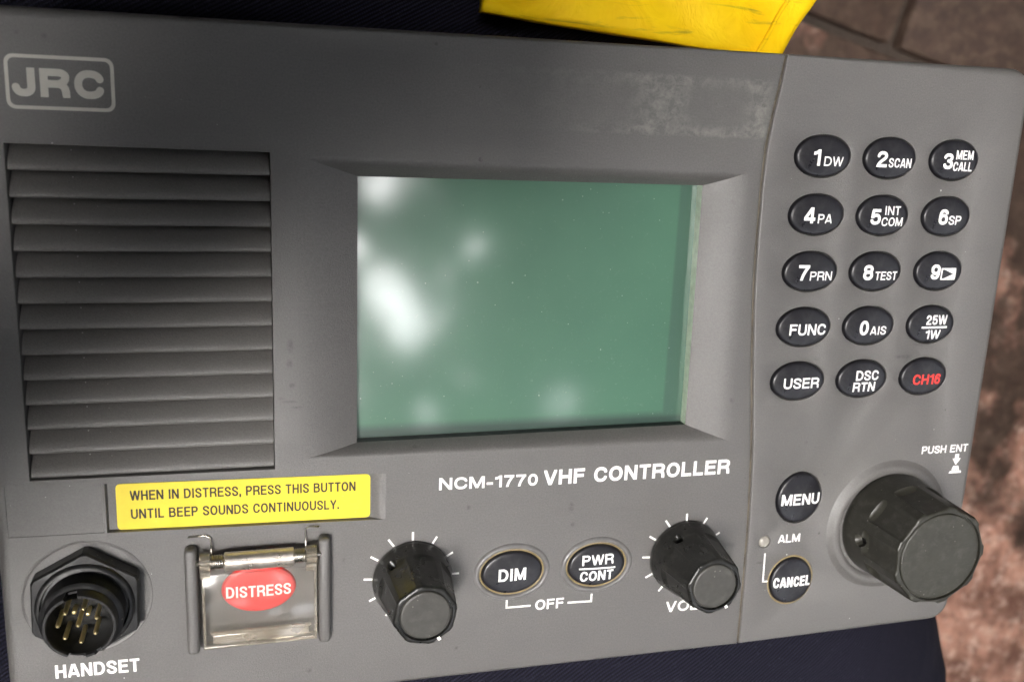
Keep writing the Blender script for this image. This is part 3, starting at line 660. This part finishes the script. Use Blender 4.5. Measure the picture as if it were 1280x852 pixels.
for (c_, r_), items in LEG.items():
    cx, cy = KX + c_ * KDX, KY + r_ * KDY
    k_ = put('key', kms[c_], radio, loc=(cx, cy, 0), label='oval black key printed ' + LBL[(c_, r_)])
    zf = dome(KA[c_], KB)(cx, cy)
    for s_, x0, x1, y, h in items:
        text(s_, cx + x0, cx + x1, cy + y, h, M['red_ink'] if s_ == 'CH16' else M['ink'], k_, z=.05, bold=.205 if len(s_) == 1 else (.165 if h < 2.8 else .18), zf=zf)
    if (c_, r_) == (2, 2):
        flat([bar(cx + .4, cy + .85, cx + 5.8, cy + .85, .45), bar(cx + .4, cy - 2.35, cx + 5.8, cy - 2.35, .45), bar(cx + .6, cy - 2.5, cx + .6, cy + 1.0, .45),
              [(cx + 1.6, cy + .62), (cx + 5.9, cy + .62), (cx + 5.9, cy - .75), (cx + 4.9, cy - .75)], [(cx + 1.6, cy - 2.12), (cx + 4.9, cy - .75), (cx + 5.9, cy - .75), (cx + 5.9, cy - 2.12)]], M['ink'], k_, zf=zf)
    if (c_, r_) == (2, 3): flat([bar(cx - 3.8, cy - .75, cx + 5.5, cy - .75, .6)], M['ink'], k_, zf=zf)
def oval_button(c0, a, b_, lines, bars=(), ring=True, nm='button', label=None, top=1.2):
    k_ = put(nm, key_mesh(a, b_, nm, M['key'], top=top), radio, loc=(*c0, 0), label=label); zf = dome(a, b_, top)(*c0)
    for s_, x0, x1, y, h in lines: text(s_, x0, x1, y, h, M['ink'], k_, z=.05, bold=.19, zf=zf)
    if bars: flat(bars, M['ink'], k_, zf=zf)
    return k_
d1 = oval_button(DIM, 9.2, 6.6, [('DIM', 47.5, 55.8, -114.1, 3.9)], label='oval black button printed DIM')
d2 = oval_button(PWR, 9.0, 6.6, [('PWR', 73.1, 83.0, -111.4, 3.2), ('CONT', 72.7, 83.2, -116.6, 3.3)], [bar(72.2, -112.4, 83.7, -112.7, .5)], label='oval black button printed PWR CONT')
oval_button(MENU, 7.75, 8.2, [('MENU', 138.0, 151.3, -97.3, 3.7)], label='round black button printed MENU', top=1.0)
dc = oval_button(CAN, 7.5, 7.9, [('CANCEL', 138.2, 151.4, -125.2, 3.5)], label='round black button printed CANCEL', top=1.2)
# tan rims and raised rings round DIM and PWR, tan rim round CANCEL
for c0, a, b_, par in ((DIM, 9.75, 7.1, d1), (PWR, 9.55, 7.1, d2)):
    n = 64; rg = lambda d, z: [((a + d) * math.cos(2 * math.pi * i / n), (b_ + d) * math.sin(2 * math.pi * i / n), z) for i in range(n)]
    V, F = rings([rg(-.45, -1.0), rg(-.42, -.05), rg(0, .1), rg(.1, -.3)]); put('rim', mesh_of('rim', V, F, M['tan']), par, loc=(*c0, 0))
    V, F = rings([rg(.02, -1.5), rg(.1, .15), rg(.45, .62), rg(1.0, .75), rg(1.5, .45), rg(1.9, -.05), rg(2.0, -.3)]); put('button_ring', mesh_of('button_ring', V, F, M['collar']), radio, loc=(*c0, 0))
n = 56; a, b_ = 8.0, 8.4
rg = lambda d, z: [((a + d) * math.cos(2 * math.pi * i / n) - .25, (b_ + d) * math.sin(2 * math.pi * i / n) + .15, z) for i in range(n)]
V, F = rings([rg(-.45, -1.0), rg(-.4, .1), rg(0, .2), rg(.12, -.3)]); put('rim', mesh_of('rim', V, F, M['tan']), dc, loc=(*CAN, 0))
V, F = lathe([(1.9, -1.6), (1.9, -.35), (1.5, .05), (.8, .3), (.1, .38)], 32, False, True); put('alarm_lamp', mesh_of('alarm_lamp', V, F, M['led']), radio, loc=(*LED, 0))

# --- printed lettering and marks on the panel
text('HANDSET', -71.6, -50.9, -130.7, 3.9, M['ink'], fp, bold=.19, slope=-.02)
text('NCM-1770', 29.5, 58.3, -84.9, 3.6, M['ink'], fp, bold=.215, slope=-.016)
text('VHF CONTROLLER', 60.1, 119.2, -85.5, 4.6, M['ink'], fp, bold=.215, slope=-.001)
text('OFF', 59.5, 68.4, -124.9, 3.3, M['ink'], fp, bold=.19, slope=-.01)
text('VOL', 102.0, 113.2, -130.2, 3.6, M['ink'], fp, bold=.19, slope=-.01)
flat([bar(50.6, -120.7, 50.6, -123.4, .6), bar(50.3, -123.15, 58.0, -123.25, .6), bar(69.6, -123.5, 77.4, -123.8, .6), bar(77.1, -121.3, 77.1, -123.9, .6)], M['ink'], fp)
text('JRC', -71.5, -52.0, 17.5, 6.4, M['logo_ink'], fp, bold=.265)
lo = rrect(-72.8, 14.7, -49.7, 26.8, 1.9, 5); liq = rrect(-72.0, 15.5, -50.5, 26.0, 1.3, 5)
flat([[lo[i], lo[(i + 1) % len(lo)], liq[(i + 1) % len(lo)], liq[i]] for i in range(len(lo))], M['logo_ink'], fp)
text('ALM', 138.8, 146.5, -110.2, 2.8, M['ink'], kp, bold=.175)
flat([bar(134.6, -113.2, 134.9, -123.1, .55), bar(134.7, -123.0, 136.7, -123.05, .55)], M['ink'], kp)
text('PUSH ENT', 187.6, 205.2, -83.3, 2.6, M['ink'], kp, bold=.175)
flat([bar(201.5, -84.0, 201.5, -85.8, 1.5), [(199.9, -85.5), (203.1, -85.5), (201.5, -87.8)], [(200.6, -88.1), (202.6, -88.1), (203.1, -89.6), (200.1, -89.6)], [(199.6, -89.8), (203.8, -89.8), (204.0, -90.6), (199.2, -90.6)]], M['ink'], kp)
T1 = [(22.4, -96.9, 22.4, -99.4), (15.5, -98.6, 17.1, -100.8), (10.6, -103.4, 12.7, -104.7), (8.7, -110.1, 11.2, -110.3), (10.3, -116.9, 12.5, -115.8), (29.3, -98.8, 28.0, -100.9), (34.0, -104.0, 32.2, -105.1), (36.0, -110.7, 33.5, -110.7), (34.3, -117.6, 32.2, -116.3), (15.0, -121.9, 16.6, -119.9), (29.6, -121.9, 28.3, -120.2)]
flat([bar(*t, .62) for t in T1], M['ink'], fp)
flat([bar(t[0] + 84.0, t[1] - .8, t[2] + 84.0, t[3] - .8, .62) for t in T1 if t[1] > -122], M['ink'], fp)

# --- yellow label
st = rrect(-54.6, -91.0, 10.5, -78.4, 1.1, 4)
sl = -.0205
V = [(x, y + .35 + sl * (x + 54), -1.42) for x, y in st] + [(x, y + .35 + sl * (x + 54), -1.20) for x, y in st]; n = len(st)
F = [tuple(range(n, 2 * n))] + [(i, (i + 1) % n, n + (i + 1) % n, n + i) for i in range(n)]
lab = put('label', mesh_of('label', V, F, M['yellow'], smooth=False), radio, label='yellow label telling how to use the distress button')
text('WHEN IN DISTRESS, PRESS THIS BUTTON', -51.2, 6.5, -82.7, 2.7, M['dark_ink'], lab, z=-1.15, bold=.165, slope=-.0215)
text('UNTIL BEEP SOUNDS CONTINUOUSLY.', -51.2, 2.0, -87.8, 2.7, M['dark_ink'], lab, z=-1.15, bold=.165, slope=-.0215)

# --- knobs
def knob(name, c0, h, r0, r1, nfl, phase, mats, label, depth=.9, pointer=None, holeang=None, rc=None, zfl=.32, holer=1.5, holez=None):
    NTh, NZ = 288, 80; V = []; F = []
    skirt = 1.6
    def rad(th, z):
        t = z / h
        r = r0 + (r1 - r0) * max(0, (z - skirt) / (h - skirt)) ** .85 if z > skirt else r0
        if z > h * zfl:
            ph = ((th - phase) / (2 * math.pi) * nfl) % 1.0; wdt = .36
            d = abs(ph - .5)
            if d < wdt:
                k = math.sqrt(max(0, 1 - (d / wdt) ** 2)); ramp = min(1, (z - h * zfl) / (h * .07)); r -= depth * k * ramp ** .6 * (1 - .55 * t)
        if holeang is not None:
            dth = (th - holeang + math.pi) % (2 * math.pi) - math.pi
            dd = math.hypot(dth * r, z - holez)
            if dd < holer: r -= 2.2 * min(1, (holer - dd) / .5)
        return r
    zs = [0, .5, 1.0, 1.4] + [skirt + (h - .9 - skirt) * i / NZ for i in range(NZ + 1)] + [h - .6, h - .3, h - .1, h]
    for z in zs:
        e = 0
        if z > h - .75: e = .75 - math.sqrt(max(0, .75 ** 2 - (z - (h - .75)) ** 2))
        b0 = .25 if z == 0 else 0
        for i in range(NTh):
            th = 2 * math.pi * i / NTh; r = rad(th, min(z, h - .2)) - e - b0; V.append((r * math.cos(th), r * math.sin(th), z))
    nz = len(zs)
    for k in range(nz - 1):
        for i in range(NTh): j = (i + 1) % NTh; F.append((k * NTh + i, k * NTh + j, (k + 1) * NTh + j, (k + 1) * NTh + i))
    # top land, then a narrow sunk channel round the cap
    k0 = (nz - 1) * NTh; rc = rc or r1 - 1.85
    for r, z in ((rc + .55, h), (rc + .45, h - .9), (rc - .3, h - .9)):
        for i in range(NTh): th = 2 * math.pi * i / NTh; V.append((r * math.cos(th), r * math.sin(th), z))
    for k in range(3):
        for i in range(NTh): j = (i + 1) % NTh; a = k0 + k * NTh; F.append((a + i, a + j, a + NTh + j, a + NTh + i))
    o = put(name, mesh_of(name, V, F, mats[0]), radio, loc=(*c0, .15), label=label); sharp(o, 42)
    V, F = lathe([(rc, h - .9), (rc, h - .35), (rc - .25, h - .12), (rc - .7, h - .05), (rc * .7, h - .15), (rc * .35, h - .15), (.1, h - .18)], 96, False, True)
    put('knob_cap', mesh_of('knob_cap', V, F, mats[1]), o, loc=(*c0, .15))
    if holeang is not None:
        rr0 = rad(holeang + .5, holez) - 2.05; ax = Vector((math.cos(holeang), math.sin(holeang), 0)); ay = Vector((-ax.y, ax.x, 0)); V = [tuple(ax * rr0 + ay * holer * .95 * math.cos(2 * math.pi * i / 20) + Vector((0, 0, holez + holer * .95 * math.sin(2 * math.pi * i / 20)))) for i in range(20)]
        put('screw_hole', mesh_of('screw_hole', V, [tuple(range(20))], M['gap'], smooth=False), o, loc=(*c0, .15))
    if pointer is not None:
        V = []; 
        for rr, zz in ((r1 - 1.25, h + .06), (r1 - .35, h + .07), (r1 + .12, h - .35), (r1 + .22, h - 2.0)):
            for sgn in (-1, 1):
                V.append((rr * math.cos(pointer) - sgn * .42 * math.sin(pointer), rr * math.sin(pointer) + sgn * .42 * math.cos(pointer), zz))
        me = mesh_of('pointer', V, [(0, 1, 3, 2), (2, 3, 5, 4), (4, 5, 7, 6)], M['ink']); put('pointer', me, o, loc=(*c0, .15))
    return o
K1 = (22.3, -110.9); KV = (106.6, -111.4); KB_ = (178.6, -106.4)
knob('knob', K1, 21.5, 11.3, 8.6, 8, R(12), (M['knob'], M['knobcap']), 'small black fluted knob left of the DIM button', pointer=R(-62), holeang=R(131), holez=6.5)
knob('knob', KV, 20.5, 11.5, 8.6, 8, R(-6), (M['knob'], M['knobcap']), 'small black fluted volume knob above VOL', pointer=R(-58), holeang=R(124), holez=6.5)
knob('knob', KB_, 25.0, 17.2, 15.9, 9, R(3), (M['bigknob'], M['bigcap']), 'large black rubbery knob below PUSH ENT', depth=1.9, holeang=R(183), holez=8.5, rc=13.7, zfl=.38, holer=1.9)
V, F = lathe([(22.4, -.1), (21.6, .25), (20.8, .95), (20.0, 1.4), (18.8, 1.55), (17.9, 1.2), (17.3, .1)], 96, False, False)
put('knob_collar', mesh_of('knob_collar', V, F, M['panel']), radio, loc=(178.0, -106.8, 0))

# --- handset socket
HC = (-62.5, -108.3)
sock = put('handset_socket', None, radio, loc=(*HC, 0), label='black threaded socket with eight gold pins')
V, F = lathe([(16.0, -.2), (15.8, .15), (15.5, .2), (15.3, -.0), (15.0, .05)], 72, False, True); put('washer', mesh_of('washer', V, F, M['panel']), sock, loc=(*HC, 0))
def hexa(r, z, bev=0): return [(r * math.cos(R(a)), r * math.sin(R(a)), z) for a in [x + d for x in range(28, 388, 60) for d in (-2.5, 2.5)]]
L = [hexa(14.4, .3), hexa(14.4, 4.2), hexa(13.9, 4.9)]
V, F = rings(L); n = 12
# the nut's top meets a round boss
cir = lambda r, z: [(r * math.cos(R(a)), r * math.sin(R(a)), z) for a in [x + d for x in range(28, 388, 60) for d in (-15, 15)]]
V2, F2 = rings([hexa(13.9, 4.9), cir(11.6, 5.0)])
V, F = join((V, F), (V2, F2)); o = put('nut', mesh_of('nut', V, F, M['nut'], smooth=False), sock, loc=(*HC, 0))
pf = [(11.9, 4.6), (11.8, 5.6), (11.2, 6.2), (10.6, 6.2), (10.3, 5.2)]
z = 5.2
for k in range(5): pf += [(9.4, z + .15), (9.9, z + .75), (9.4, z + 1.3)]; z += 1.35
pf += [(9.0, z + .1), (8.7, z + .3)]
V, F = lathe(pf, 96, False, False); o = put('threaded_barrel', mesh_of('threaded_barrel', V, F, M['nut']), sock, loc=(*HC, 0)); sharp(o, 50)
# collar tube with keyways at top and bottom
nT = 96; V = []; F = []
def ztop(i):
    a = 360 * i / nT
    for c0_, wd, dz in ((100, 9, 3.2), (262, 13, 2.2), (300, 5, 1.0)):
        if abs((a - c0_ + 180) % 360 - 180) < wd: return 15.4 - dz
    return 15.4
prf = [(8.7, 11.0, 0), (8.55, 0, -.35), (8.3, 0, 0), (7.75, 0, 0), (7.55, 0, -.3), (7.4, 5.0, 0)]
for r, zz, dz in prf:
    for i in range(nT):
        a = 2 * math.pi * i / nT; V.append((r * math.cos(a), r * math.sin(a), zz if zz else ztop(i) + dz))
for k in range(len(prf) - 1):
    for i in range(nT): j = (i + 1) % nT; F.append((k * nT + i, k * nT + j, (k + 1) * nT + j, (k + 1) * nT + i))
o = put('socket_rim', mesh_of('socket_rim', V, F, M['nut']), sock, loc=(*HC, 0)); sharp(o, 40)
V, F = lathe([(7.5, 14.6), (7.38, 5.2), (.1, 5.1)], 64, False, True); put('socket_bore', mesh_of('socket_bore', V, F, M['gap']), sock, loc=(*HC, 0))
for x, y in ((-64.6, -107.6), (-61.4, -108.4)):
    V, F = box(-.5, -.5, 5.0, .5, .5, 9.0, .2, 1); put('contact', mesh_of('contact', V, F, M['gold']), sock, loc=(x, y, 0))
V, F = lathe([(.55, 5.0), (.58, 12.3), (.50, 12.8), (.28, 13.1), (.08, 13.2)], 16, False, True); pin = mesh_of('pin', V, F, M['gold'])
for x, y in [(-66.0, -105.6), (-61.7, -104.7), (-58.8, -107.5), (-67.8, -108.8), (-63.2, -109.1), (-59.3, -111.6), (-66.3, -112.2), (-62.7, -113.6)]:
    put('pin', pin, sock, loc=(x, y, 0))

# --- distress button under its hinged clear cover
DBC = (-19.6, -109.6)
db = put('distress_button', key_mesh(9.8, 6.9, 'distress_button', M['red'], top=1.3, h=.4), radio, loc=(*DBC, 0), label='red oval button printed DISTRESS'); zf = dome(9.8, 6.9, 1.3, .4)(*DBC)
text('DISTRESS', -28.2, -11.2, -111.6, 3.3, M['ink'], db, bold=.17, zf=zf, slope=-.012)
V, F = box(-38.4, -126.0, -.5, -35.2, -95.6, 4.0, 1.25, 5); o = put('guard_rail', mesh_of('guard_rail', V, F, M['panel']), radio)
V, F = box(-3.9, -126.4, -.5, -.7, -95.2, 4.0, 1.25, 5); o = put('guard_rail', mesh_of('guard_rail', V, F, M['panel']), radio)
# flap: a clear lid with folded edge
cov = put('distress_cover', None, radio, loc=(-19, -112, 3), label='clear hinged flap over the red distress button')
V, F = box(-34.1, -124.4, 3.2, -4.5, -103.2, 4.0, .2, 2); o = put('flap', mesh_of('flap', V, F, M['acrylic']), cov, loc=(0, 0, 0)); sharp(o, 35)
V, F = join(box(-34.15, -124.6, .35, -4.45, -124.0, 3.9, .15, 2), box(-32.4, -120.9, 2.2, -6.0, -120.2, 3.15, .1, 1), box(-34.2, -123.9, 1.2, -33.5, -104, 3.9, .15, 2), box(-5.1, -123.9, 1.2, -4.4, -104, 3.9, .15, 2)); o = put('flap_edge', mesh_of('flap_edge', V, F, M['acrylic_thick']), cov, loc=(0, 0, 0)); sharp(o, 35)
V, F = box(-31.8, -123.8, 1.6, -6.6, -121.2, 2.9, .3, 2); o = put('finger_ledge', mesh_of('finger_ledge', V, F, M['acrylic_thick']), cov, loc=(0, 0, 0)); sharp(o, 35)
def cylx(x0, x1, y, z, r, n=28, bev=.2):
    L = []
    for x, rr in ((x0, r - bev), (x0 + bev, r), (x1 - bev, r), (x1, r - bev)):
        L.append([(x, y + rr * math.cos(2 * math.pi * i / n), z + rr * math.sin(2 * math.pi * i / n)) for i in range(n)])
    return rings(L, True, True)
V, F = cylx(-28.3, -10.4, -99.6, 3.6, 2.5); put('hinge_barrel', mesh_of('hinge_barrel', V, F, M['barrel']), cov, loc=(0, 0, 0)); sharp(bpy.data.objects['hinge_barrel'], 35)
for x0, x1 in ((-34.6, -31.9), (-7.3, -4.4)):
    V, F = join(cylx(x0, x1, -99.4, 3.7, 2.6), box(x0, -104.0, 2.0, x1, -100.2, 4.2, .3, 2)); o = put('hinge_lug', mesh_of('hinge_lug', V, F, M['acrylic_thick']), cov, loc=(0, 0, 0)); sharp(o, 35)
V, F = cylx(-35.6, -3.2, -99.5, 3.6, .75, 16); put('hinge_pin', mesh_of('hinge_pin', V, F, M['steel']), cov, loc=(0, 0, 0))
def coil(x0, x1, r, turns):
    return [(x0 + (x1 - x0) * t / (turns * 16), -99.5 + r * math.cos(2 * math.pi * t / 16), 3.6 + r * math.sin(2 * math.pi * t / 16)) for t in range(turns * 16 + 1)]
for x0, x1 in ((-31.8, -28.4), (-10.3, -7.4)):
    V, F = tube(coil(x0, x1, 1.7, 6), .26, 6); put('spring', mesh_of('spring', V, F, M['steel']), cov, loc=(0, 0, 0))
for wpath in ([(-31.6, -98.6, 3.4), (-31.6, -95.6, 1.6), (-31.8, -93.9, .7), (-33.0, -93.2, .45), (-37.4, -93.4, .4)], [(-7.3, -98.6, 3.4), (-7.2, -95.4, 1.6), (-7.1, -93.6, .6), (-6.4, -92.9, .4), (-3.4, -93.0, .35)]):
    V, F = tube(wpath, .22, 6); put('spring_wire', mesh_of('spring_wire', V, F, M['steel']), cov, loc=(0, 0, 0))

# ================================================================== TREE OVERHEAD (seen only mirrored in the display; crown shaped for the light)
b = NB('leaf')
nz = b.noise(.01, 2)
tr = b.n('ShaderNodeBsdfTranslucent'); c = b.mix(b.ramp(nz, .3, .7), (.035, .075, .02), (.07, .13, .035)); b.l(c, tr.inputs[0])
b.set(Base_Color=c, Roughness=.5); ms = b.n('ShaderNodeMixShader'); ms.inputs[0].default_value = .45
b.l(b.b.outputs[0], ms.inputs[1]); b.l(tr.outputs[0], ms.inputs[2]); b.l(ms.outputs[0], b.t.nodes['Material Output'].inputs[0])
M['leaf'] = b.m; M['bark'] = plain('bark', (.12, .085, .06), .85, bump=10, bscale=.04)
tree = put('tree', None, loc=(3.6 / S, 1.2 / S, GZ / S), label='broad leafy tree spreading its branches above the radio', category='tree')
V = []; F = []
# gaps in the crown, as directions (x / z, y / z) from the radio
gaps = [(.150, -.194, .030), (.163, -.217, .034), (.180, -.248, .032), (.250, -.156, .024), (.212, -.107, .026), (.143, -.078, .028), (.116, -.150, .024), (.219, -.184, .0155), (.226, -.222, .0155), (.178, -.068, .017), (.262, -.100, .014), (.285, -.215, .013), (.245, -.300, .016), (.365, -.345, .022), (.203, -.345, .020), (.100, -.250, .024), (.108, -.318, .024), (.30, -.345, .014), (.20, .52, .09), (-.05, .75, .09),
        (-.30, .07, .17), (-.42, -.17, .10), (.12, -.66, .06), (.36, -.70, .11), (.62, -.68, .13), (.88, -.48, .14), (.3, -1.1, .13), (1.05, -.18, .15), (.75, -1.1, .14), (1.0, .18, .08), (1.3, -.5, .14)]  # wider gaps, shaped to aim sky and sun at the panel
def gap_hit(p):
    x, y = p.x / p.z, p.y / p.z
    for gx_, gy_, gr_ in gaps:
        if (x - gx_) ** 2 + (y - gy_) ** 2 < gr_ * gr_: return True
    return False
cnt = 0
while cnt < 150000:
    az = random.uniform(0, 2 * math.pi); se = random.uniform(-.17, 1.0); rr_ = random.uniform(2.5, 3.4); ce = math.sqrt(1 - se * se)  # leaves reach down to the ground, added to block the horizon sky
    p = Vector((rr_ * ce * math.cos(az), rr_ * ce * math.sin(az), rr_ * se))
    if (p.z > .3 and gap_hit(p)) or noise.noise(p * 1.7) + .6 * noise.noise(p * 5) > .62: continue
    s_ = random.uniform(.04, .075); q = Matrix.Rotation(random.uniform(0, 6.28), 3, 'Z') @ Matrix.Rotation(random.gauss(0, .6), 3, 'X')
    if se < .6: q = p.normalized().to_track_quat('Z', 'Y').to_matrix() @ q
    k = len(V)
    for lx, ly, lz in ((-1, 0, 0), (0, -.55, .12), (1, 0, -.1), (0, .55, .12)): V.append(tuple(p + q @ Vector((lx * s_, ly * s_, lz * s_)) - Vector((3.6, 1.2, GZ))))
    F.append((k, k + 1, k + 2, k + 3)); cnt += 1
put('foliage', mesh_of('foliage', V, F, M['leaf'], smooth=False, scale=1), tree, loc=(3.6 / S, 1.2 / S, GZ / S), kind='stuff')
V, F = join(tube([(0, 0, 0), (.04, .02, 1.0), (-.02, .05, 2.0), (.05, 0, 2.9), (.05, 0, 3.8)], .14, 14), tube([(0, .03, 1.9), (-.9, -.4, 2.6), (-2.2, -1.0, 3.0), (-3.2, -1.6, 3.2)], .05, 8), tube([(0, .03, 2.1), (.8, .9, 2.9), (1.0, 1.8, 3.3)], .05, 8), tube([(0, .03, 1.9), (-1.1, .9, 2.8), (-2.4, 1.8, 3.2)], .05, 8))
put('trunk', mesh_of('trunk', V, F, M['bark'], scale=1), tree, loc=(3.6 / S, 1.2 / S, GZ / S))
